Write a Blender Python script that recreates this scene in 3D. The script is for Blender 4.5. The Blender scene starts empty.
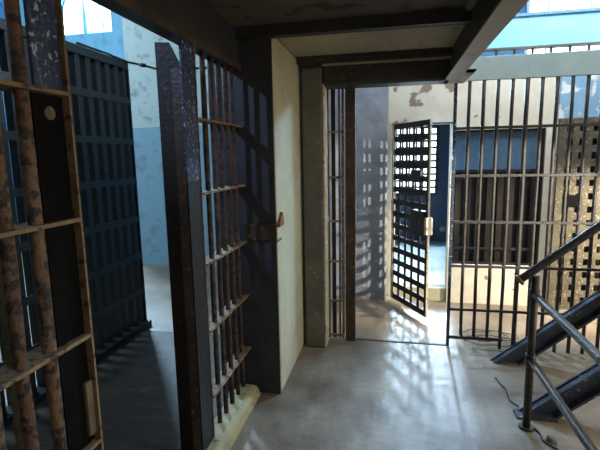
import bpy, bmesh, math, random
from mathutils import Vector, Matrix
random.seed(7)
scene = bpy.context.scene
C = scene.collection
PI = math.pi
R = math.radians

# ------------------------------------------------------------------ materials
def new_mat(name):
    m = bpy.data.materials.new(name); m.use_nodes = True
    nt = m.node_tree
    b = nt.nodes['Principled BSDF']
    return m, nt, b

def patchy(name, base, second, third=None, scale=6.0, lo=.45, hi=.6, t_scale=30, t_lo=.6, t_hi=.66,
           rough=.6, metal=0.0, bump=.3, bump_scale=40, spec=.4, stretch=(1, 1, 1), detail=8):
    """base paint with broad patches of a second tone and small flakes of a third"""
    m, nt, b = new_mat(name)
    N, L = nt.nodes, nt.links
    tc = N.new('ShaderNodeTexCoord'); mp = N.new('ShaderNodeMapping')
    mp.inputs['Scale'].default_value = stretch
    geo = N.new('ShaderNodeNewGeometry')
    L.new(geo.outputs['Position'], mp.inputs['Vector'])
    n1 = N.new('ShaderNodeTexNoise'); n1.inputs['Scale'].default_value = scale; n1.inputs['Detail'].default_value = detail
    n1.inputs['Roughness'].default_value = .65
    L.new(mp.outputs[0], n1.inputs['Vector'])
    r1 = N.new('ShaderNodeValToRGB'); r1.color_ramp.elements[0].position = lo; r1.color_ramp.elements[1].position = hi
    r1.color_ramp.elements[0].color = (*base, 1); r1.color_ramp.elements[1].color = (*second, 1)
    L.new(n1.outputs['Fac'], r1.inputs[0])
    col = r1.outputs[0]
    if third:
        n2 = N.new('ShaderNodeTexNoise'); n2.inputs['Scale'].default_value = t_scale; n2.inputs['Detail'].default_value = 4
        L.new(geo.outputs['Position'], n2.inputs['Vector'])
        r2 = N.new('ShaderNodeValToRGB'); r2.color_ramp.elements[0].position = t_lo; r2.color_ramp.elements[1].position = t_hi
        L.new(n2.outputs['Fac'], r2.inputs[0])
        mx = N.new('ShaderNodeMix'); mx.data_type = 'RGBA'
        L.new(r2.outputs[0], mx.inputs[0]); L.new(col, mx.inputs[6]); mx.inputs[7].default_value = (*third, 1)
        col = mx.outputs[2]
    L.new(col, b.inputs['Base Color'])
    b.inputs['Roughness'].default_value = rough; b.inputs['Metallic'].default_value = metal
    b.inputs['Specular IOR Level'].default_value = spec
    if bump:
        n3 = N.new('ShaderNodeTexNoise'); n3.inputs['Scale'].default_value = bump_scale; n3.inputs['Detail'].default_value = 5
        L.new(geo.outputs['Position'], n3.inputs['Vector'])
        bp = N.new('ShaderNodeBump'); bp.inputs['Strength'].default_value = bump; bp.inputs['Distance'].default_value = .01
        L.new(n3.outputs['Fac'], bp.inputs['Height']); L.new(bp.outputs[0], b.inputs['Normal'])
    return m

def two_band(name, low, high, z_split, patch, scale=3, lo=.5, hi=.6, rough=.7):
    """painted wall: one colour below a height, another above, with worn patches"""
    m, nt, b = new_mat(name); N, L = nt.nodes, nt.links
    geo = N.new('ShaderNodeNewGeometry'); sx = N.new('ShaderNodeSeparateXYZ'); L.new(geo.outputs['Position'], sx.inputs[0])
    wob = N.new('ShaderNodeTexNoise'); wob.inputs['Scale'].default_value = 8; L.new(geo.outputs['Position'], wob.inputs['Vector'])
    ma = N.new('ShaderNodeMath'); ma.operation = 'MULTIPLY_ADD'; ma.inputs[1].default_value = .05
    L.new(wob.outputs['Fac'], ma.inputs[0]); L.new(sx.outputs['Z'], ma.inputs[2])
    gt = N.new('ShaderNodeMath'); gt.operation = 'GREATER_THAN'; gt.inputs[1].default_value = z_split + .025; L.new(ma.outputs[0], gt.inputs[0])
    m1 = N.new('ShaderNodeMix'); m1.data_type = 'RGBA'; m1.inputs[6].default_value = (*low, 1); m1.inputs[7].default_value = (*high, 1)
    L.new(gt.outputs[0], m1.inputs[0])
    n = N.new('ShaderNodeTexNoise'); n.inputs['Scale'].default_value = scale; n.inputs['Detail'].default_value = 9; n.inputs['Roughness'].default_value = .68
    L.new(geo.outputs['Position'], n.inputs['Vector'])
    r = N.new('ShaderNodeValToRGB'); r.color_ramp.elements[0].position = lo; r.color_ramp.elements[1].position = hi; L.new(n.outputs['Fac'], r.inputs[0])
    m2 = N.new('ShaderNodeMix'); m2.data_type = 'RGBA'; L.new(r.outputs[0], m2.inputs[0]); L.new(m1.outputs[2], m2.inputs[6]); m2.inputs[7].default_value = (*patch, 1)
    L.new(m2.outputs[2], b.inputs['Base Color']); b.inputs['Roughness'].default_value = rough
    bp = N.new('ShaderNodeBump'); bp.inputs['Strength'].default_value = .35; bp.inputs['Distance'].default_value = .01
    L.new(n.outputs['Fac'], bp.inputs['Height']); L.new(bp.outputs[0], b.inputs['Normal'])
    return m

M = {}
M['navy'] = patchy('navy_paint', (.022, .026, .034), (.035, .043, .06), (.10, .055, .03), 9, .4, .65, 26, .60, .68, .42, .0, .5, 60, .5)
M['navy_flaked'] = patchy('flaked_navy_paint', (.012, .020, .05), (.03, .048, .10), (.32, .38, .46), 14, .4, .6, 70, .60, .63, .45, .0, .6, 60, .5, (1, 1, .6))
M['black'] = patchy('black_paint', (.008, .008, .009), (.015, .013, .012), (.03, .02, .014), 8, .4, .65, 30, .62, .7, .5, 0, .4, 60)
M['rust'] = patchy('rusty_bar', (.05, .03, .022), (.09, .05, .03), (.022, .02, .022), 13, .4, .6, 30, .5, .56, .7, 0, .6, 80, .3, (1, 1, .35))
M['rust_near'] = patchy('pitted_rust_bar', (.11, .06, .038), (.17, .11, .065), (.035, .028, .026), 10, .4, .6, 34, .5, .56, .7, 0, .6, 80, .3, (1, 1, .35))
M['tan_paint'] = patchy('worn_tan_paint', (.17, .14, .085), (.12, .095, .06), (.10, .055, .03), 8, .45, .6, 36, .58, .63, .6, 0, .4, 60, .3)
M['tan_dim'] = patchy('dim_tan_paint', (.12, .09, .055), (.09, .065, .04), (.05, .03, .02), 8, .45, .6, 36, .58, .63, .6, 0, .4, 60, .3)
M['grid'] = patchy('blue_black_paint', (.0045, .006, .008), (.007, .009, .013), (.02, .028, .035), 9, .4, .65, 40, .66, .72, .42, .0, .5, 60, .5)
M['void'] = patchy('shade_black', (.0025, .0025, .003), (.005, .0045, .004), None, 9, .4, .6, rough=.8, bump=.2, spec=.08)  # near-black tone that stands in for deep shade
M['rail_rust'] = patchy('rusty_crossbar', (.17, .11, .06), (.25, .17, .09), (.06, .045, .035), 10, .4, .6, 30, .56, .62, .65, 0, .5, 70, .3)
M['brown'] = patchy('brown_steel', (.038, .025, .018), (.07, .042, .028), (.14, .09, .06), 6, .4, .6, 30, .62, .68, .5, 0, .4, 60)
M['dark_brown'] = patchy('dark_brown_steel', (.018, .013, .011), (.03, .02, .015), (.07, .045, .03), 6, .4, .6, 30, .64, .7, .6, 0, .4, 60, .3)
M['slat_brown'] = patchy('brown_black_slat', (.009, .007, .007), (.017, .012, .010), (.01, .008, .007), 6, .4, .6, 30, .64, .7, .5, 0, .3, 60, .3)
M['orange_rust'] = patchy('orange_rust', (.30, .10, .045), (.20, .07, .04), (.08, .04, .03), 18, .4, .6, 60, .6, .66, .8, 0, .5, 80, .2)
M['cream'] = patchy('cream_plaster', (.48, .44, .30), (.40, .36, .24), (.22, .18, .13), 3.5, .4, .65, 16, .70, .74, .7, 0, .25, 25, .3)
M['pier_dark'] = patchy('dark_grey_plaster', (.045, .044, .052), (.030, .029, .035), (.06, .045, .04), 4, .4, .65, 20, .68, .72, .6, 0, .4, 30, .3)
M['jamb'] = patchy('grey_brown_plaster', (.15, .135, .105), (.10, .095, .085), (.28, .24, .18), 5, .4, .6, 18, .66, .70, .7, 0, .35, 30)
M['wall_far'] = patchy('peeling_cream_wall', (.70, .65, .54), (.64, .57, .45), (.27, .20, .15), 4, .4, .6, 9.0, .68, .70, .75, 0, .3, 30)
M['lintel'] = patchy('peeling_lintel', (.66, .61, .50), (.58, .52, .42), (.25, .19, .14), 4, .4, .6, 6.0, .56, .59, .75, 0, .3, 30)
M['wall_greyblue'] = patchy('blue_shaded_plaster', (.30, .32, .36), (.22, .24, .28), (.34, .29, .22), 5, .4, .6, 9, .66, .70, .7, 0, .3, 30)  # plaster with the bluish shade put into its colour
M['blue_wall'] = two_band('blue_painted_wall', (.20, .36, .46), (.42, .52, .52), 1.93, (.16, .24, .28), 7, .52, .68)
M['blue_mid'] = two_band('mid_blue_wall', (.16, .40, .55), (.20, .44, .56), 6, (.13, .30, .42), 5, .5, .65)
M['blue_deep'] = two_band('deep_blue_wall', (.10, .25, .40), (.12, .27, .40), 5, (.08, .17, .26), 5, .5, .65)
M['slate'] = patchy('sky_sheen_blue', (.085, .16, .25), (.06, .115, .19), (.2, .2, .2), 4, .4, .6, 40, .7, .74, .35, 0, .2, 30)  # sky reflection on the upper panel put into its blue colour
M['cell_blue'] = patchy('dark_blue_wall', (.055, .095, .15), (.075, .12, .175), (.12, .16, .2), 4, .4, .6, 20, .66, .7, .5, 0, .2, 30)
M['sky_paint'] = patchy('sky_blue_paint', (.22, .54, .82), (.26, .58, .84), (.08, .22, .4), 3, .4, .6, 30, .70, .74, .45, 0, .15, 30)
M['sky_grey'] = patchy('light_pattern_plaster', (.16, .30, .46), (.22, .36, .50), (.62, .66, .66), 3, .4, .6, 7, .54, .60, .6, 0, .15, 30, stretch=(2, 1, .6))  # white patches stand in for light falling on blue-shaded plaster
M['pale_paint'] = patchy('pale_blue_paint', (.55, .72, .76), (.48, .64, .70), (.26, .26, .24), 4, .4, .6, 24, .68, .74, .5, 0, .2, 30)
M['beam_tan'] = patchy('tan_beam_paint', (.34, .29, .22), (.28, .24, .18), (.09, .07, .06), 5, .4, .6, 24, .66, .72, .6, 0, .3, 40)
M['beam_dark'] = patchy('dark_beam_paint', (.026, .024, .023), (.042, .037, .034), (.08, .055, .04), 4, .4, .65, 22, .62, .7, .55, 0, .3, 40)
M['deck'] = patchy('stained_deck_plate', (.115, .098, .075), (.09, .078, .062), (.045, .022, .014), 2.2, .4, .6, 5, .56, .62, .65, 0, .3, 30, .3)
M['deck_light'] = patchy('cream_deck_plate', (.42, .37, .26), (.34, .30, .22), (.18, .13, .09), 3, .4, .6, 10, .64, .7, .7, 0, .3, 30)
M['lattice_tan'] = patchy('tan_lattice_paint', (.12, .10, .068), (.085, .068, .045), (.24, .21, .155), 16, .42, .58, 40, .60, .64, .65, 0, .6, 60, .3)
M['edge_cream'] = patchy('cream_edge_paint', (.62, .55, .42), (.5, .42, .3), (.2, .12, .07), 12, .4, .6, 40, .62, .66, .6, 0, .3, 60)
M['grille'] = patchy('grey_brown_bar', (.028, .023, .021), (.05, .041, .035), (.035, .028, .026), 14, .42, .58, 50, .54, .6, .5, 0, .5, 80, .4)
M['rail_steel'] = patchy('worn_pipe', (.024, .020, .020), (.042, .034, .030), (.10, .07, .05), 12, .4, .6, 40, .62, .68, .42, .0, .3, 60, .5)
M['stair_blue'] = patchy('stair_paint', (.038, .043, .06), (.055, .062, .088), (.22, .22, .23), 10, .4, .6, 34, .64, .68, .45, 0, .4, 60)
M['wire'] = patchy('dark_wire', (.05, .04, .035), (.09, .07, .055), None, 20, .4, .6, rough=.5, bump=0)
M['cable'] = patchy('dusty_cable', (.14, .11, .09), (.22, .18, .14), None, 20, .4, .6, rough=.8, bump=0)
M['white'] = patchy('white_enamel', (.6, .6, .58), (.5, .5, .48), None, 20, .4, .6, rough=.4, bump=0)
M['hall'] = patchy('dim_hall_plaster', (.20, .17, .13), (.16, .135, .10), (.1, .08, .06), 2, .4, .6, 10, .66, .7, .8, 0, .2, 20)
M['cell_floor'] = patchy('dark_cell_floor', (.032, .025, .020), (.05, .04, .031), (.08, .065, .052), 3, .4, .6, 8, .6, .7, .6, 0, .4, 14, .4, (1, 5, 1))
M['curb'] = patchy('yellowed_concrete', (.34, .29, .15), (.25, .21, .12), (.12, .09, .06), 6, .4, .6, 20, .64, .7, .75, 0, .4, 30)

def floor_mat():
    m, nt, b = new_mat('worn_concrete_floor'); N, L = nt.nodes, nt.links
    geo = N.new('ShaderNodeNewGeometry')
    n1 = N.new('ShaderNodeTexNoise'); n1.inputs['Scale'].default_value = 1.7; n1.inputs['Detail'].default_value = 10; n1.inputs['Roughness'].default_value = .62
    L.new(geo.outputs['Position'], n1.inputs['Vector'])
    r1 = N.new('ShaderNodeValToRGB'); e = r1.color_ramp.elements
    e[0].position = .36; e[0].color = (.115, .080, .050, 1); e[1].position = .64; e[1].color = (.27, .215, .155, 1)
    L.new(n1.outputs['Fac'], r1.inputs[0])
    n2 = N.new('ShaderNodeTexNoise'); n2.inputs['Scale'].default_value = 14; n2.inputs['Detail'].default_value = 8; n2.inputs['Roughness'].default_value = .7
    L.new(geo.outputs['Position'], n2.inputs['Vector'])
    r2 = N.new('ShaderNodeValToRGB'); r2.color_ramp.elements[0].position = .35; r2.color_ramp.elements[1].position = .7
    r2.color_ramp.elements[0].color = (.72, .72, .72, 1); r2.color_ramp.elements[1].color = (1.12, 1.1, 1.08, 1)
    L.new(n2.outputs['Fac'], r2.inputs[0])
    mx = N.new('ShaderNodeMix'); mx.data_type = 'RGBA'; mx.blend_type = 'MULTIPLY'; mx.inputs[0].default_value = 1
    L.new(r1.outputs[0], mx.inputs[6]); L.new(r2.outputs[0], mx.inputs[7]); L.new(mx.outputs[2], b.inputs['Base Color'])
    r3 = N.new('ShaderNodeMapRange'); r3.inputs[1].default_value = .3; r3.inputs[2].default_value = .7; r3.inputs[3].default_value = .30; r3.inputs[4].default_value = .52
    L.new(n2.outputs['Fac'], r3.inputs[0]); L.new(r3.outputs[0], b.inputs['Roughness'])
    # trowel marks run lengthwise
    mp = N.new('ShaderNodeMapping'); mp.inputs['Scale'].default_value = (9, .8, 1); L.new(geo.outputs['Position'], mp.inputs['Vector'])
    n4 = N.new('ShaderNodeTexNoise'); n4.inputs['Scale'].default_value = 2; n4.inputs['Detail'].default_value = 3; L.new(mp.outputs[0], n4.inputs['Vector'])
    ad = N.new('ShaderNodeMath'); ad.operation = 'ADD'; L.new(n2.outputs['Fac'], ad.inputs[0]); L.new(n4.outputs['Fac'], ad.inputs[1])
    bp = N.new('ShaderNodeBump'); bp.inputs['Strength'].default_value = .25; bp.inputs['Distance'].default_value = .01
    L.new(ad.outputs[0], bp.inputs['Height']); L.new(bp.outputs[0], b.inputs['Normal'])
    b.inputs['Specular IOR Level'].default_value = .55
    return m
M['floor'] = floor_mat()

# ------------------------------------------------------------------ mesh helpers
def box(bm, x0, x1, y0, y1, z0, z1):
    vs = [bm.verts.new(p) for p in ((x0,y0,z0),(x1,y0,z0),(x1,y1,z0),(x0,y1,z0),(x0,y0,z1),(x1,y0,z1),(x1,y1,z1),(x0,y1,z1))]
    for f in ((3,2,1,0),(4,5,6,7),(0,1,5,4),(1,2,6,5),(2,3,7,6),(3,0,4,7)): bm.faces.new([vs[i] for i in f])
    return vs

def prism(bm, pts, axis, a0, a1):
    """extrude a 2-D outline along an axis; pts are the two other coordinates in xyz order"""
    def P(p, a):
        return (a, p[0], p[1]) if axis == 0 else (p[0], a, p[1]) if axis == 1 else (p[0], p[1], a)
    A = [bm.verts.new(P(p, a0)) for p in pts]; B = [bm.verts.new(P(p, a1)) for p in pts]
    n = len(pts)
    bm.faces.new(A[::-1]); bm.faces.new(B)
    for i in range(n): bm.faces.new((A[i], A[(i+1) % n], B[(i+1) % n], B[i]))

def tube(bm, pts, r, seg=10, closed=False):
    """round tube along a polyline, r a number or list"""
    pts = [Vector(p) for p in pts]; n = len(pts)
    rings = []
    up = None
    for i, p in enumerate(pts):
        a = pts[max(i-1, 0)] if not closed else pts[i-1]; b = pts[min(i+1, n-1)] if not closed else pts[(i+1) % n]
        d = (b - a).normalized()
        if up is None:
            up = Vector((1,0,0)) if abs(d.x) < .8 else Vector((0,0,1))
        s = d.cross(up).normalized(); up = s.cross(d).normalized()
        rr = r[i] if isinstance(r, (list, tuple)) else r
        rings.append([bm.verts.new(p + (s*math.cos(2*PI*k/seg) + up*math.sin(2*PI*k/seg))*rr) for k in range(seg)])
    m = n if closed else n-1
    for i in range(m):
        A, B = rings[i], rings[(i+1) % n]
        for k in range(seg): bm.faces.new((A[k], A[(k+1) % seg], B[(k+1) % seg], B[k]))
    if not closed:
        bm.faces.new(rings[0][::-1]); bm.faces.new(rings[-1])

def obj(name, bm, mat, parent=None, bevel=0, smooth=False, kind=None):
    bmesh.ops.recalc_face_normals(bm, faces=bm.faces[:])
    me = bpy.data.meshes.new(name); bm.to_mesh(me); bm.free()
    me.materials.append(M[mat] if isinstance(mat, str) else mat)
    o = bpy.data.objects.new(name, me); C.objects.link(o)
    if parent:
        o.parent = parent
        o.matrix_parent_inverse = Matrix.Translation(parent.location).inverted() if parent.rotation_euler.z == 0 else Matrix()
    if smooth:
        for p in me.polygons: p.use_smooth = len(p.vertices) == 4
    if bevel:
        md = o.modifiers.new('bevel', 'BEVEL'); md.width = bevel; md.segments = 2; md.limit_method = 'ANGLE'
    if kind: o['kind'] = kind
    return o

def BX(name, mat, x0, x1, y0, y1, z0, z1, parent=None, bevel=0, kind=None):
    bm = bmesh.new(); box(bm, x0, x1, y0, y1, z0, z1)
    return obj(name, bm, mat, parent, bevel, kind=kind)

def TB(name, mat, pts, r, parent=None, seg=10, closed=False):
    bm = bmesh.new(); tube(bm, pts, r, seg, closed)
    return obj(name, bm, mat, parent, smooth=True)

def thing(name, label, cat, loc=(0,0,0), rz=0, group=None):
    o = bpy.data.objects.new(name, None); C.objects.link(o)
    o.empty_display_size = .1
    o.location = loc; o.rotation_euler = (0,0,rz); o['label'] = label; o['category'] = cat
    if group: o['group'] = group
    return o
def tag(o, label, cat, group=None):
    o['label'] = label; o['category'] = cat
    if group: o['group'] = group
    return o

def wobbly_bar(name, mat, x, y, z0, z1, r, parent, seg=10, lean=0):
    n = 9; pts = []; rs = []
    for i in range(n):
        t = i/(n-1)
        e = .0 if i in (0, n-1) else .0018
        pts.append((x + random.uniform(-e, e) + lean*t, y + random.uniform(-e, e), z0 + (z1-z0)*t))
        rs.append(r*random.uniform(.93, 1.07))
    return TB(name, mat, pts, rs, parent, seg)

def wall_with_holes(name, mat, axis, a0, a1, u0, u1, z0, z1, holes):
    """slab normal to axis (0: x, 1: y) with rectangular holes (u0,u1,z0,z1)"""
    us = sorted({u0, u1, *[h[0] for h in holes], *[h[1] for h in holes]})
    zs = sorted({z0, z1, *[h[2] for h in holes], *[h[3] for h in holes]})
    bm = bmesh.new()
    for i in range(len(us)-1):
        for j in range(len(zs)-1):
            cu, cz = (us[i]+us[i+1])/2, (zs[j]+zs[j+1])/2
            if any(h[0] < cu < h[1] and h[2] < cz < h[3] for h in holes): continue
            if axis == 0: box(bm, a0, a1, us[i], us[i+1], zs[j], zs[j+1])
            else: box(bm, us[i], us[i+1], a0, a1, zs[j], zs[j+1])
    bmesh.ops.remove_doubles(bm, verts=bm.verts[:], dist=1e-5)
    # drop inner faces
    seen = {}
    for f in bm.faces:
        k = tuple(sorted(v.index for v in f.verts)); seen.setdefault(k, []).append(f)
    bad = []
    bm.verts.index_update()
    seen = {}
    for f in bm.faces: seen.setdefault(tuple(sorted(v.index for v in f.verts)), []).append(f)
    for fs in seen.values():
        if len(fs) > 1: bad += fs
    bmesh.ops.delete(bm, geom=bad, context='FACES')
    return obj(name, bm, mat, kind='structure')

RZ = [1.68, 1.335, .99, .65, .305]          # crossbar heights shared by all the ironwork

# ------------------------------------------------------------------ the building
BX('floor', 'floor', -6.7, 4.3, -2.4, 7.4, -.12, 0, kind='structure')
BX('ceiling', 'hall', -6.7, 4.3, -2.4, 7.4, 5.6, 5.7, kind='structure')
BX('wall_left', 'blue_deep', -6.7, -6.54, -2.4, 7.4, 0, 5.6, kind='structure')
# far left wall with the arched window, facing the camera
def arch_wall():
    x0, x1, zb, zt, rise = -5.68, -4.70, 3.66, 4.05, .42
    bm = bmesh.new(); Y0, Y1 = 7.2, 7.35
    n = 16; cx = (x0+x1)/2; hw = (x1-x0)/2
    box(bm, -6.54, x0, Y0, Y1, 0, 5.6); box(bm, x1, -1.1, Y0, Y1, 0, 5.6); box(bm, x0, x1, Y0, Y1, 0, zb)
    for i in range(n):
        a, b = x0+(x1-x0)*i/n, x0+(x1-x0)*(i+1)/n
        za = zt + rise*math.sqrt(max(0, 1-((a-cx)/hw)**2)); zc = zt + rise*math.sqrt(max(0, 1-((b-cx)/hw)**2))
        prism(bm, [(a, za), (b, zc), (b, 5.6), (a, 5.6)], 1, Y0, Y1)
    return obj('wall_far_left', bm, 'blue_mid', kind='structure')
arch_wall()
BX('wall_cell_end', 'blue_wall', -3.54, -1.05, 5.67, 5.8, 0, 5.6, kind='structure')
BX('wall_rear', 'hall', -6.7, 4.3, -2.4, -2.25, 0, 5.6, kind='structure')
wall_with_holes('wall_right', 'hall', 0, 4.15, 4.3, -2.25, 7.2, 0, 5.6, [(.2, 2.2, 2.6, 4.2), (4.9, 6.6, 2.7, 4.2)])
wall_with_holes('wall_far', 'cell_blue', 1, 7.2, 7.35, -1.1, 4.15, 0, 2.35, [(.03, .70, .86, 1.93)])
wall_with_holes('wall_far_upper', 'blue_deep', 1, 7.2, 7.35, -1.1, 4.15, 2.35, 5.6, [(1.84, 3.0, 2.62, 4.3)])
# pier beside the cell front, and the wall running back from it
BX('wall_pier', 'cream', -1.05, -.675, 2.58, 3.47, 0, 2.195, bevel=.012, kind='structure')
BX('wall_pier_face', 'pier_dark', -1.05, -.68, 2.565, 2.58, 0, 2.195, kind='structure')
BX('wall_left_inner', 'blue_wall', -1.1, -.98, 3.47, 5.67, 0, 5.6, kind='structure')
BX('wall_left_recess', 'wall_greyblue', -.98, -.9, 3.47, 4.58, 0, 2.4, kind='structure')
BX('trim_1', 'jamb', -.652, -.505, 3.3, 3.465, 0, 2.13, bevel=.008, kind='structure')
BX('trim_2', 'edge_cream', -.503, -.488, 3.31, 3.465, 0, 2.13, bevel=.004, kind='structure')  # pale strip stands in for the lit edge of the jamb
BX('trim_4', 'brown', -.674, -.49, 3.315, 3.465, 2.13, 2.195, kind='structure')
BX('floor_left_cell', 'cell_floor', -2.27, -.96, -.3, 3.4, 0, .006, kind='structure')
# cell wall at the back of the corridor
wall_with_holes('wall_back', 'wall_far', 1, 4.58, 4.72, -.05, 4.15, 0, 2.38, [(.006, .56, 0, 1.79), (.585, 1.40, .40, 1.72), (1.5, 2.1, 0, 1.79)])
BX('wall_back_upper', 'sky_grey', 1.49, 4.15, 4.565, 4.58, 1.80, 2.38, kind='structure')  # light and lattice-shade pattern painted onto this slab
BX('wall_back_lintel', 'lintel', -.04, .60, 4.573, 4.58, 1.80, 2.38, kind='structure')
BX('trim_5', 'brown', 0, .60, 4.565, 4.58, 1.785, 1.80, kind='structure')
BX('wall_back_left', 'wall_greyblue', -.98, -.05, 4.58, 4.72, 0, 2.38, kind='structure')  # same cream wall, coloured for the blue shadow beside the doorway
BX('wall_cell_divider', 'cell_blue', 1.42, 1.5, 4.72, 7.2, 0, 2.3, kind='structure')
BX('wall_cell_side', 'cell_blue', -.6, -.5, 4.72, 7.2, 0, 2.3, kind='structure')
BX('ceiling_cell', 'cell_blue', -.98, 4.15, 4.66, 7.2, 2.28, 2.34, kind='structure')
# raised cell floor with cream riser
BX('trim_3', 'cream', .006, .56, 4.60, 4.74, 0, .14, bevel=.006, kind='structure')
BX('floor_cell', 'pale_paint', -.5, 1.42, 4.74, 7.2, 0, .14, kind='structure')  # pale blue stands in for window light on the cell floor

# ------------------------------------------------------------------ window ironwork
def lattice_mesh(bm, u0, u1, z0, z1, nu, nz, wu, wz, t, skip=()):
    """riveted flat straps in the local XZ plane: verticals in front, horizontals behind"""
    pu, pz = (u1-u0)/nu, (z1-z0)/nz
    for i in range(nu+1):
        u = u0+pu*i; box(bm, max(u0, u-wu/2), min(u1, u+wu/2), -t, 0, z0, z1)
    for j in range(nz+1):
        z = z0+pz*j; box(bm, u0, u1, 0, t, max(z0, z-wz/2), min(z1, z+wz/2))

t = thing('window_lattice', 'dark iron strap lattice over the bright cell window seen through the doorway', 'window bars', (.365, 7.19, .86))
bm = bmesh.new(); box(bm, .03, .06, 7.17, 7.2, .86, 1.93); box(bm, .67, .70, 7.17, 7.2, .86, 1.93); box(bm, .06, .67, 7.17, 7.2, .86, .89); box(bm, .06, .67, 7.17, 7.2, 1.9, 1.93)
obj('frame', bm, 'navy', t)
bm = bmesh.new(); lattice_mesh(bm, .06, .67, .89, 1.90, 6, 10, .03, .034, .012)
bmesh.ops.translate(bm, verts=bm.verts[:], vec=(0, 7.185, 0)); obj('lattice', bm, 'navy', t)

def window_frame(name, pts_frame, mull): pass
# upper far window frame
t = thing('window_frame', 'pale steel frame with thin glazing bars in the bright upper window at far right', 'window frame', (2.42, 7.2, 2.62))
bm = bmesh.new()
box(bm, 1.84, 1.88, 7.18, 7.24, 2.62, 4.3); box(bm, 2.96, 3.0, 7.18, 7.24, 2.62, 4.3); box(bm, 1.88, 2.96, 7.18, 7.24, 2.62, 2.66); box(bm, 1.88, 2.96, 7.18, 7.24, 4.26, 4.3)
obj('frame', bm, 'pale_paint', t)
for x in (2.12, 2.66): BX('glazing_bar', 'pale_paint', x-.012, x+.012, 7.19, 7.22, 2.66, 4.26, t)
for z in (3.2, 3.75): BX('glazing_bar', 'pale_paint', 1.88, 2.96, 7.222, 7.24, z-.012, z+.012, t)
# arched left window bars
t = thing('arched_window_frame', 'thin framed arched window glowing high on the blue wall at upper left', 'window frame', (-5.19, 7.27, 3.66))
pts = [(-5.66, 7.27, 3.68), (-5.66, 7.27, 4.05)] + [(-5.19-.47*math.cos(PI*k/12), 7.27, 4.05+.40*math.sin(PI*k/12)) for k in range(1, 12)] + [(-4.72, 7.27, 4.05), (-4.72, 7.27, 3.68)]
TB('frame', 'blue_mid', pts, .02, t, 6, closed=True)
TB('glazing_bar', 'blue_mid', [(-5.25, 7.27, 3.68), (-5.25, 7.27, 4.45)], .035, t, 6)
TB('opening_sash', 'blue_mid', [(-4.85, 7.2, 3.68), (-4.85, 7.2, 3.98), (-4.90, 7.2, 4.10), (-5.20, 7.2, 4.18)], .012, t, 6)

# ------------------------------------------------------------------ overhead walkway
t = thing('overhead_walkway', 'dark steel walkway with stained underside spanning overhead above the corridor', 'walkway', (-.2, 2, 2.0))
BX('deck_plate', 'deck', -.93, .42, -1.2, 2.56, 2.222, 2.25, t)
BX('deck_plate', 'deck_light', -.69, .42, 2.563, 3.315, 2.196, 2.25, t)
def channel_y(bm, x0, x1, y0, y1, z0, z1, t1=.012, web='mid'):
    box(bm, x0, x1, y0, y1, z0, z0+t1); box(bm, x0, x1, y0, y1, z1-t1, z1)
    xm = (x0+x1)/2 if web == 'mid' else web
    box(bm, xm-.006, xm+.006, y0, y1, z0+t1, z1-t1)
bm = bmesh.new(); channel_y(bm, -.94, -.872, -1.2, 2.565, 2.0, 2.222, web=-.88)
obj('side_beam', bm, 'beam_dark', t)
bm = bmesh.new(); box(bm, -.872, -.862, -1.2, 2.565, 1.998, 2.03); obj('edge_strip', bm, 'brown', t)
bm = bmesh.new(); channel_y(bm, .352, .442, -1.2, 3.0, 2.0, 2.222, web=.40)
box(bm, .352, .50, 3.0, 3.50, 2.0, 2.012); box(bm, .394, .406, 3.0, 3.5, 2.012, 2.16)
box(bm, .442, .50, 3.0, 3.06, 2.0, 2.012)
obj('side_beam', bm, 'beam_tan', t)
bm = bmesh.new(); box(bm, .385, .3935, -1.2, 3.28, 2.012, 2.215); obj('web_plate', bm, 'beam_dark', t)
bm = bmesh.new(); box(bm, -.86, .384, 2.50, 2.562, 2.16, 2.222); obj('cross_beam', bm, 'beam_dark', t)
bm = bmesh.new(); box(bm, -.665, .384, 3.22, 3.295, 2.15, 2.195); obj('cross_beam', bm, 'beam_dark', t)
bm = bmesh.new(); prism(bm, [(3.31, 2.14), (3.31, 2.015), (3.325, 2.0), (3.49, 2.0), (3.49, 2.2), (3.31, 2.2)], 0, -.53, .384); obj('cross_beam', bm, 'beam_dark', t)
BX('flange_strip', 'deck_light', -.50, .384, 3.285, 3.309, 2.138, 2.15, t)
for y in (.6, 1.3): BX('rib', 'beam_dark', -.86, .384, y, y+.03, 2.195, 2.222, t)

# pale beam resting over the far grille
o = BX('grille_beam', 'pale_paint', .506, 4.12, 3.49, 3.53, 2.015, 2.175, bevel=.003); tag(o, 'pale blue steel beam lying along the top of the far barred grille', 'beam')
# sky blue fascia of the upper walkway
t = thing('upper_walkway_fascia', 'bright sky blue steel fascia above the far grille, on short posts', 'walkway edge', (1.6, 4.6, 2.38))
BX('fascia_plate', 'sky_paint', -.9, 4.1, 4.58, 4.60, 2.45, 2.71, t)
BX('top_flange', 'blue_deep', -.9, 4.1, 4.56, 4.66, 2.71, 2.735, t)
BX('bottom_flange', 'jamb', -.9, 4.1, 4.56, 4.66, 2.437, 2.45, t)
x = .62
while x < 3.9:
    BX('support_post', 'jamb', x, x+.018, 4.6, 4.62, 2.38, 2.437, t); x += .155

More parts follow.
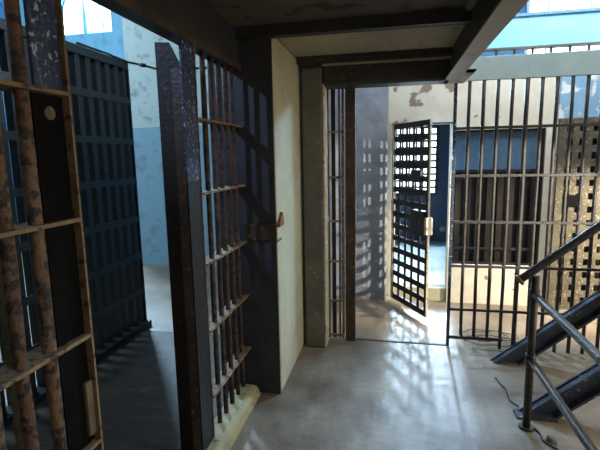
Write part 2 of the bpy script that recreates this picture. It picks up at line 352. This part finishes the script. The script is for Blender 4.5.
# ------------------------------------------------------------------ far barred grille
t = thing('barred_grille', 'tall grille of grey-brown round bars and flat crossbars facing the camera at right', 'bar grille', (1.4, 3.504, 0))
GX = [.448 + .0965*i for i in range(37)]
for i, x in enumerate(GX):
    z0 = .085 if 0 < i < 4 and i != 4 else 0
    if i == 4: z0 = 0
    if i in (1, 2, 3): z0 = .08
    if i in (0,):
        BX('end_post', 'navy_flaked', x-.011, x+.011, 3.488, 3.518, 0, 2.0, t, bevel=.002); continue
    wobbly_bar('bar', 'grille', x, 3.504, z0, 2.013, .0125 if i != 5 else .016, t)
for z in RZ: BX('crossbar', 'grille', .437, 3.94, 3.478, 3.49, z-.010, z+.010, t, bevel=.002)
BX('crossbar', 'grille', .437, .846, 3.478, 3.49, .065, .09, t, bevel=.002)

# narrow grille between jamb and rusty post
t = thing('narrow_grille', 'narrow strip of bars between the plaster jamb and the rusty post', 'bar grille', (-.43, 3.47, 0))
for x, mt, r in ((-.487, 'brown', .009), (-.372, 'rail_rust', .010)):
    wobbly_bar('bar', mt, x, 3.475, .02, 2.0, r, t)
BX('flat_bar', 'black', -.462, -.43, 3.478, 3.486, .02, 2.0, t, bevel=.002)
BX('flat_bar', 'tan_paint', -.408, -.392, 3.479, 3.487, .02, 2.0, t, bevel=.002)
for z in (1.68, 1.335, .99, .665, .34, .05): BX('crossbar', 'rail_rust', -.5, -.362, 3.452, 3.464, z-.009, z+.009, t, bevel=.002)
for z in (1.0,): BX('latch', 'edge_cream', -.51, -.48, 3.44, 3.452, z-.01, z+.03, t, bevel=.003)
o = BX('rusty_post', 'brown', -.352, -.275, 3.46, 3.50, 0, 2.0, bevel=.004); tag(o, 'rusty dark brown flat steel post left of the far doorway', 'post')

# ------------------------------------------------------------------ lattice door, standing open toward the camera
hx, hy = .012, 4.55; fx, fy = .32, 3.985
ang = math.atan2(fy-hy, fx-hx); W = math.hypot(fx-hx, fy-hy)
t = thing('lattice_door', 'open dark iron lattice door with square holes, hinged at the far doorway', 'door', (hx, hy, 0), ang)
zb, zt = .07, 1.77
bm = bmesh.new()
nu, nz = 5, 14
lattice_mesh(bm, .02, W-.02, zb, zt, nu, nz, .036, .052, .005)
obj('lattice', bm, 'black', t)
bm = bmesh.new(); box(bm, 0, .03, -.012, .012, zb-.02, zt+.02); obj('hinge_stile', bm, 'edge_cream', t)
bm = bmesh.new(); box(bm, W-.03, W-.004, -.012, .012, zb-.02, zt+.02); box(bm, .03, W-.03, -.010, .010, zb-.02, zb+.03); box(bm, .03, W-.03, -.010, .010, zt-.03, zt+.02); obj('frame', bm, 'black', t)
bm = bmesh.new(); box(bm, W-.004, W+.004, -.009, .009, zb-.02, zt+.02); box(bm, .0, W, -.012, .012, zb-.028, zb-.02); obj('edge_strip', bm, 'edge_cream', t)
bm = bmesh.new(); box(bm, W-.26, W-.03, -.03, .03, .82, 1.0); lb = obj('lock_box', bm, 'black', t, .004)
bm = bmesh.new(); tube(bm, [(W-.09, -.042, .91), (W-.09, -.028, .91)], .014, 12); kp = obj('keyhole_plate', bm, 'rail_rust', t); kp.parent = lb
bm = bmesh.new(); box(bm, W-.02, W+.018, -.035, .03, .80, .95); obj('latch_plate', bm, 'edge_cream', t, .004)
bm = bmesh.new(); box(bm, W-.28, W-.12, -.02, .02, 1.25, 1.36); obj('food_slot', bm, 'black', t, .003)
for z in (.3, 1.0, 1.6):
    bm = bmesh.new(); tube(bm, [(-.004, 0, z-.05), (-.004, 0, z+.05)], .012); obj('hinge', bm, 'brown', t)

# ------------------------------------------------------------------ slatted steel panel in the wall opening
t = thing('slatted_window_panel', 'dark blue-black steel slatted panel filling the opening behind the barred grille', 'window panel', (.98, 4.62, .4))
BX('backing_plate', 'black', .587, 1.398, 4.665, 4.675, .402, 1.33, t)
BX('upper_plate', 'slate', .587, 1.398, 4.640, 4.650, 1.33, 1.70, t)  # blue plate in place of sky reflected in the panel
bm = bmesh.new(); box(bm, .587, .605, 4.60, 4.66, .402, 1.718); box(bm, 1.38, 1.398, 4.60, 4.66, .402, 1.718); box(bm, .605, 1.38, 4.60, 4.66, .402, .42); box(bm, .605, 1.38, 4.60, 4.66, 1.70, 1.718); obj('frame', bm, 'black', t)
for i in range(8):
    x = .645+.0985*i; BX('slat', 'slat_brown', x-.026, x+.026, 4.635, 4.647, .42, 1.32, t)
for z in (.56, 1.33): BX('slat_rail', 'black', .605, 1.38, 4.62, 4.632, z-.012, z+.012, t)

# ------------------------------------------------------------------ tan lattice panel far right
t = thing('lattice_panel', 'worn tan lattice panel with small square holes behind the grille at far right', 'lattice', (1.8, 4.54, 0))
bm = bmesh.new(); lattice_mesh(bm, 1.53, 2.07, .03, 1.77, 5, 14, .053, .066, .006)
bmesh.ops.translate(bm, verts=bm.verts[:], vec=(0, 4.54, 0)); obj('lattice', bm, 'lattice_tan', t)
bm = bmesh.new(); box(bm, 1.495, 1.545, 4.525, 4.57, 0, 1.79); box(bm, 2.055, 2.105, 4.525, 4.57, 0, 1.79); box(bm, 1.545, 2.055, 4.525, 4.57, 1.75, 1.79); box(bm, 1.545, 2.055, 4.525, 4.57, 0, .04); obj('frame', bm, 'lattice_tan', t)
BX('lock_hole_dark', 'void', 1.575, 1.71, 4.524, 4.532, .99, 1.10, t)  # black plate painted for the dark of the lock hole
BX('dark_backing', 'black', 1.5, 2.1, 4.68, 4.69, 0, 1.79, t)  # black sheet stands in for the unlit recess behind the holes
o = BX('wall_knob', 'white', .60, .64, 6.9, 6.92, .45, .49)
bpy.data.objects.remove(o)
bm = bmesh.new(); tube(bm, [(.79, 7.2, .33), (.79, 7.185, .33), (.79, 7.175, .33)], [.045, .045, .02], 14)
o = obj('wall_button', bm, 'white'); tag(o, 'small pale round button low on the dark blue wall inside the far cell', 'button')

# ------------------------------------------------------------------ cell front, near panel
XC = -.876
def rails(t, y0, y1, depth=.075, zs=RZ, mat='rail_rust'):
    for z in zs:
        bm = bmesh.new()
        box(bm, XC-depth, XC+.012, y0, y1, z-.006, z+.006)
        obj('crossbar', bm, mat, t, .002)

t = thing('near_cell_bar_panel', 'rusty barred cell front panel closest to the camera, at the left edge', 'bar panel', (XC, .6, 0))
for y in [.970-.0925*k for k in range(11)]:
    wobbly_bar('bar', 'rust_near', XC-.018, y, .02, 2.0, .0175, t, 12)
for y in [.985-.0925*k for k in range(1, 11)]:
    BX('flat_strip', 'tan_paint', XC-.060, XC-.052, y-.019, y+.019, .02, 1.67, t)
rails(t, -.1, 1.105)
BX('post_plate', 'navy_flaked', XC-.012, XC-.003, 1.0, 1.10, 1.69, 2.0, t)
BX('shaded_post', 'void', XC-.035, XC-.010, .992, 1.10, .02, 1.67, t)  # lower part of the post, blackened to stand for its shadow
BX('edge_strip', 'rail_rust', XC-.05, XC+.012, 1.10, 1.108, 0, 2.0, t)
bm = bmesh.new(); tube(bm, [(XC-.02, 1.045, 1.625), (XC-.004, 1.045, 1.625)], .018, 12); obj('bolt', bm, 'tan_paint', t)
BX('flaked_patch_plate', 'tan_paint', XC-.018, XC+.002, 1.07, 1.099, .68, .85, t, bevel=.004)

# ------------------------------------------------------------------ cell front, far panel
t = thing('far_cell_bar_panel', 'dark barred cell front panel standing between the cell doorway and plaster pier', 'bar panel', (XC, 2.3, 0))
BX('post_plate', 'navy_flaked', XC-.008, XC, 1.822, 1.95, 1.40, 2.0, t)
BX('post_plate', 'black', XC-.008, XC, 1.822, 1.95, 0, 1.40, t)  # same plate coloured black low down, where it falls into shade
BX('edge_strip', 'rail_rust', XC-.04, XC+.004, 1.951, 1.958, 0, 2.0, t)
BX('edge_strip', 'brown', XC-.05, XC-.008, 1.822, 1.829, 0, 1.88, t)
for y in (2.085, 2.18, 2.28, 2.38, 2.475):
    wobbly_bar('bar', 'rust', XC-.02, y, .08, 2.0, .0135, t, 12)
for z in RZ:
    bm = bmesh.new(); box(bm, XC-.06, XC+.012, 1.958, 2.66 if z not in (1.335,) else 2.6, z-.006, z+.006)
    bmesh.ops.delete(bm, geom=[], context='VERTS'); bm.free()
    bm = bmesh.new(); box(bm, XC-.06, XC+.012, 1.958, 2.56, z-.006, z+.006); obj('crossbar', bm, 'rail_rust', t, .002)

# steel lock column just inside the cell doorway
t = thing('lock_column', 'tall dark brown steel column with a slanted top in the cell doorway', 'column', (-.98, 1.88, 0))
bm = bmesh.new(); prism(bm, [(-1.022, 0), (-.944, 0), (-.944, 1.83), (-.905, 1.83), (-.905, 1.90), (-.955, 2.0), (-1.022, 2.005)], 1, 1.875, 1.881)
obj('front_plate', bm, 'dark_brown', t)
BX('side_plate', 'black', -1.022, -1.016, 1.881, 1.99, 0, 2.0, t)
BX('inner_channel', 'tan_dim', -.944, -.905, 1.885, 1.893, 0, 1.55, t)
BX('inner_channel', 'black', -.944, -.905, 1.885, 1.893, 1.55, 1.83, t)
BX('lock_bar', 'navy_flaked', -.944, -.934, 1.872, 1.884, 1.56, 1.86, t)

# plaster pier ironwork
t = thing('pier_strap', 'dark iron strap with an orange rust clamp bolted round the plaster pier', 'strap', (-.78, 2.56, 1.0))
bm = bmesh.new(); box(bm, -.87, -.672, 2.548, 2.565, 1.0, 1.10); obj('strap', bm, 'brown', t, .003)
bm = bmesh.new(); box(bm, -.675, -.668, 2.55, 2.66, .99, 1.0); box(bm, -.72, -.672, 2.545, 2.565, .988, .997); obj('lower_lip', bm, 'tan_dim', t)
bm = bmesh.new(); prism(bm, [(2.57, 1.08), (2.68, 1.08), (2.675, 1.12), (2.65, 1.165), (2.57, 1.10)], 0, -.675, -.655); obj('clamp', bm, 'orange_rust', t, .004)

# concrete curb
bm = bmesh.new()
prof = [(-.955, 0), (-.955, .06), (-.93, .085), (-.84, .085), (-.81, .065), (-.80, 0)]
prism(bm, prof, 1, 1.70, 2.54)
for v in bm.verts:
    if v.co.y > 2.5: v.co.y -= max(0, (v.co.z-.03))*.6
o = obj('concrete_curb', bm, 'curb', bevel=.01); tag(o, 'yellowed concrete curb on the floor along the far barred panel', 'curb')

# ------------------------------------------------------------------ grid at the back of the cell
t = thing('back_cell_grid', 'dark blue-black steel grid of flat uprights along the back of the left cell', 'bar panel', (-2.2, 2, 0))
y = 3.50
i = 0
while y > -.2:
    BX('upright', 'grid', -2.255, -2.2, y-.0272, y+.0272, .05, 2.25, t); y -= .116; i += 1
for z in (1.99, 1.655, 1.32, .985, .65, .33): BX('crossbar', 'grid', -2.20, -2.188, -.2, 3.53, z-.026, z+.026, t)
BX('top_rail', 'grid', -2.265, -2.185, -.2, 3.54, 2.25, 2.31, t)
BX('bottom_rail', 'grid', -2.265, -2.14, -.2, 3.54, 0, .05, t)
BX('end_post', 'grid', -2.262, -2.19, 3.53, 3.55, .05, 2.25, t)
bm = bmesh.new(); tube(bm, [(-2.22, 2.25, 2.31), (-2.22, 2.95, 2.75), (-2.22, 3.2, 2.95)], .02, 6); bm.free()
o = TB('steel_brace', 'grid', [(-2.22, 1.75, 2.31), (-2.22, 2.6, 2.56)], .028, None, 6); tag(o, 'slanting dark steel brace rising above the back grid at top left', 'brace')
# conduit from grid top across the blue wall
pts = [(-2.21, 2.95, 2.33), (-2.21, 3.3, 2.33), (-2.18, 3.53, 2.31), (-2.05, 3.56, 2.28), (-1.95, 3.57, 2.25), (-1.75, 3.57, 2.235), (-1.3, 3.57, 2.23), (-1.106, 3.57, 2.23)]
t = thing('conduit', 'thin dark conduit with a joint running from the grid top past blue wall', 'conduit', (-2.0, 3.5, 2.25))
TB('pipe', 'grid', pts, .009, t, 8)
TB('joint', 'grid', [(-2.08, 3.555, 2.288), (-2.04, 3.56, 2.278)], .017, t, 8)

# ------------------------------------------------------------------ stair and railings
sl = math.tan(R(39.6))
t = thing('steel_stair', 'dark blue steel staircase rising to the right from the corridor floor', 'stair', (.75, 2.94, 0))
def stringer(y, s):
    bm = bmesh.new()
    x1 = 3.4; d = .15
    def zt(x): return (x-.72)*sl
    prism(bm, [(.72, 0), (.72+d/sl+.02, 0), (x1+d/sl*.0, zt(x1)-d-.01), (x1, zt(x1))], 1, y-.006, y+.006)
    # flanges
    w = .05*s
    prism(bm, [(.735, .0), (.76, 0), (x1, zt(x1)-.022), (x1, zt(x1))], 1, min(y, y+w), max(y, y+w))
    xb = .72+d/sl+.02
    prism(bm, [(xb-.02, .0), (xb+.004, 0), (x1, zt(x1)-d-.01), (x1, zt(x1)-d+.006)], 1, min(y, y+w), max(y, y+w))
    return obj('stringer', bm, 'stair_blue', t)
stringer(2.60, -1); stringer(3.28, -1)
bm = bmesh.new(); box(bm, .715, .93, 2.53, 2.615, 0, .012); obj('foot_plate', bm, 'stair_blue', t)
k = 3
while .19*k < 2.15:
    z = .19*k; x = .72+z/sl
    BX('tread', 'rail_steel', x-.02, x+.20, 2.607, 3.274, z-.05, z-.035, t); k += 1
# handrail on the stair
t2 = thing('stair_handrail', 'worn round handrail with capped end, slanting up beside the stair', 'handrail', (.74, 2.455, .85))
TB('pipe', 'rail_steel', [(.668, 2.452, .838), (.70, 2.452, .865), (1.02, 2.452, 1.128), (3.2, 2.452, 1.128+2.18*sl)], .021, t2, 14)
TB('end_cap', 'rail_rust', [(.658, 2.452, .83), (.672, 2.452, .842)], .030, t2, 14)
for x in (1.7, 2.7): TB('post', 'rail_steel', [(x, 2.452, .85+(x-.68)*sl), (x, 2.50, .02+(x-.72)*sl-.09), (x, 2.596, (x-.72)*sl-.09)], .017, t2, 10)
# guard railing toward the camera
t3 = thing('guard_railing', 'dark pipe guard railing on the floor with two rails running toward the camera', 'railing', (.742, 2.45, 0))
TB('post', 'rail_steel', [(.742, 2.452, 0), (.742, 2.452, .862)], .020, t3, 14)
TB('rail', 'rail_steel', [(.742, 2.44, .76), (.745, .2, .76)], .0185, t3, 14)
TB('rail', 'rail_steel', [(.742, 2.44, .40), (.745, .2, .40)], .0185, t3, 14)
TB('post', 'rail_steel', [(.745, .2, 0), (.745, .2, .862)], .020, t3, 14)
for z in (.76, .40): TB('collar', 'rail_steel', [(.742, 2.452, z-.03), (.742, 2.452, z+.03)], .026, t3, 14)
TB('base_flange', 'rail_steel', [(.742, 2.452, 0), (.742, 2.452, .012)], .04, t3, 14)

# ------------------------------------------------------------------ wire coil and cable on the floor
def loop(cx, cy, rx, ry, ph, z):
    return [(cx+rx*math.cos(2*PI*k/28+ph), cy+ry*math.sin(2*PI*k/28+ph), z+.012*math.sin(6*PI*k/28)**2) for k in range(28)]
t = thing('wire_coil', 'loose coil of thin dark wire on the floor at the foot of the grille', 'wire', (.77, 3.75, 0))
TB('wire_loop', 'wire', loop(.79, 3.62, .20, .10, 0, .006), .0042, t, 6, True)
TB('wire_loop', 'wire', loop(.76, 3.70, .18, .12, .4, .016), .0042, t, 6, True)
TB('wire_loop', 'wire', loop(.84, 3.68, .17, .09, .9, .026), .0042, t, 6, True)
pts = [(.70, 3.0, .006), (.735, 2.85, .006), (.725, 2.72, .006), (.757, 2.66, .006), (.742, 2.57, .008), (.765, 2.50, .008), (.80, 2.40, .008), (.795, 2.34, .008), (.845, 2.27, .008), (.835, 2.2, .008), (.87, 2.08, .008)]
o = TB('floor_cable', 'cable', pts, .007, None, 8); tag(o, 'dusty cable snaking along the floor past the railing post', 'cable')
bm = bmesh.new()
tube(bm, [(.83, 2.33, 0), (.83, 2.33, .03), (.83, 2.33, .042)], [.026, .024, .012], 10)
o = obj('floor_stub', bm, 'jamb', smooth=True); tag(o, 'small round stub fixed to the floor beside the cable, near bottom edge', 'stub')
# floor threshold
o = BX('floor_track', 'brown', -.27, .437, 3.49, 3.52, 0, .006, bevel=.002); tag(o, 'thin flat threshold strip across the floor before the far doorway', 'threshold')

# ------------------------------------------------------------------ lights
def area(name, loc, target, sx, sy, power, color, spread=None):
    l = bpy.data.lights.new(name, 'AREA'); l.shape = 'RECTANGLE'; l.size = sx; l.size_y = sy; l.energy = power; l.color = color
    if spread: l.spread = R(spread)
    o = bpy.data.objects.new(name, l); C.objects.link(o); o.location = loc
    o.rotation_euler = (Vector(target)-Vector(loc)).to_track_quat('-Z', 'Y').to_euler()
    return o
def spot(name, loc, target, power, color, angle, blend=.4, radius=.03):
    l = bpy.data.lights.new(name, 'SPOT'); l.energy = power; l.color = color; l.spot_size = R(angle); l.spot_blend = blend; l.shadow_soft_size = radius
    o = bpy.data.objects.new(name, l); C.objects.link(o); o.location = loc
    o.rotation_euler = (Vector(target)-Vector(loc)).to_track_quat('-Z', 'Y').to_euler()
    return o
area('cell_window_light', (.365, 7.6, 1.7), (.365, 4.0, .2), 1.0, 1.4, 520, (.66, .84, 1))
area('upper_far_light', (2.4, 7.7, 3.7), (.8, 3.0, 0), 1.6, 1.9, 1200, (.55, .78, 1))
area('left_far_window_light', (-5.19, 7.6, 4.3), (-2.0, 3.3, 0), 1.0, .7, 1500, (.50, .76, 1))
area('left_hall_light', (-5.9, 3.2, 4.6), (-2.6, 5.8, 1.2), 1.4, 1.4, 230, (.66, .86, 1))
spot('left_high_light', (-2.0, .7, 2.75), (-.85, 2.57, 1.75), 110, (.42, .62, 1), 44, .7, .02)
area('left_high_window', (-2.9, .1, 4.4), (-1.0, 1.5, 1.9), .5, .3, 12, (.45, .66, 1))
area('right_fill_light', (3.7, 1.6, 1.4), (-.6, 2.6, 1.3), 1.4, 1.4, 58, (1, .90, .70))  # unseen fill lamp added to brighten pier, deck underside and beam
area('rear_fill', (.3, -1.6, 1.3), (.2, 2, 1.5), 1.2, .8, 5, (1, .84, .62))
area('upper_wall_fill', (1.8, 3.80, 3.5), (1.3, 4.58, 2.0), 2.4, .3, 85, (.88, .94, 1))  # unseen strip lamp added above the corridor to brighten fascia and upper wall
spot('door_shadow_spot', (2.6, 1.87, 1.45), (-.10, 4.4, .9), 800, (1, .93, .78), 25, .35, .012)  # unseen spot inside the room, added to throw the door's lattice shadow
spot('sun_patch_spot', (3.3, 3.66, 1.5), (1.15, 4.58, .30), 1150, (1, .90, .70), 50, .7, .04)  # unseen spot behind the grille, standing in for a sun beam
area('corridor_fill', (.62, 4.38, 2.30), (.25, 2.85, 0), .30, .10, 40, (.36, .66, 1), 110)  # added area lamp behind the beam for the blue floor glow; no skylight
sl_ = bpy.data.lights.new('low_sun', 'SUN'); sl_.energy = 2.2; sl_.angle = R(1.5); sl_.color = (.52, .74, 1)
so = bpy.data.objects.new('low_sun', sl_); C.objects.link(so); so.location = (.6, 9, 3)
so.rotation_euler = Vector((-.04, -1, -.39)).to_track_quat('-Z', 'Y').to_euler()

w = bpy.data.worlds.new('sky'); w.use_nodes = True; scene.world = w
bg = w.node_tree.nodes['Background']; bg.inputs[0].default_value = (.80, .91, 1, 1); bg.inputs[1].default_value = 5.0

# ------------------------------------------------------------------ camera
cam = bpy.data.cameras.new('camera'); co = bpy.data.objects.new('camera', cam); C.objects.link(co)
f = Vector((-0.20059553, 0.96778854, -0.15214063)); r = Vector((0.97959973, 0.20006087, -0.01897396)); u = Vector((-0.0120746, 0.15284302, 0.98817671))
co.matrix_world = Matrix(((r.x, u.x, -f.x, 0), (r.y, u.y, -f.y, 0), (r.z, u.z, -f.z, 1.5), (0, 0, 0, 1)))
cam.sensor_width = 36; cam.lens = 445/600*36; cam.clip_start = .02
scene.camera = co
scene.view_settings.view_transform = 'Standard'
scene.view_settings.exposure = 0
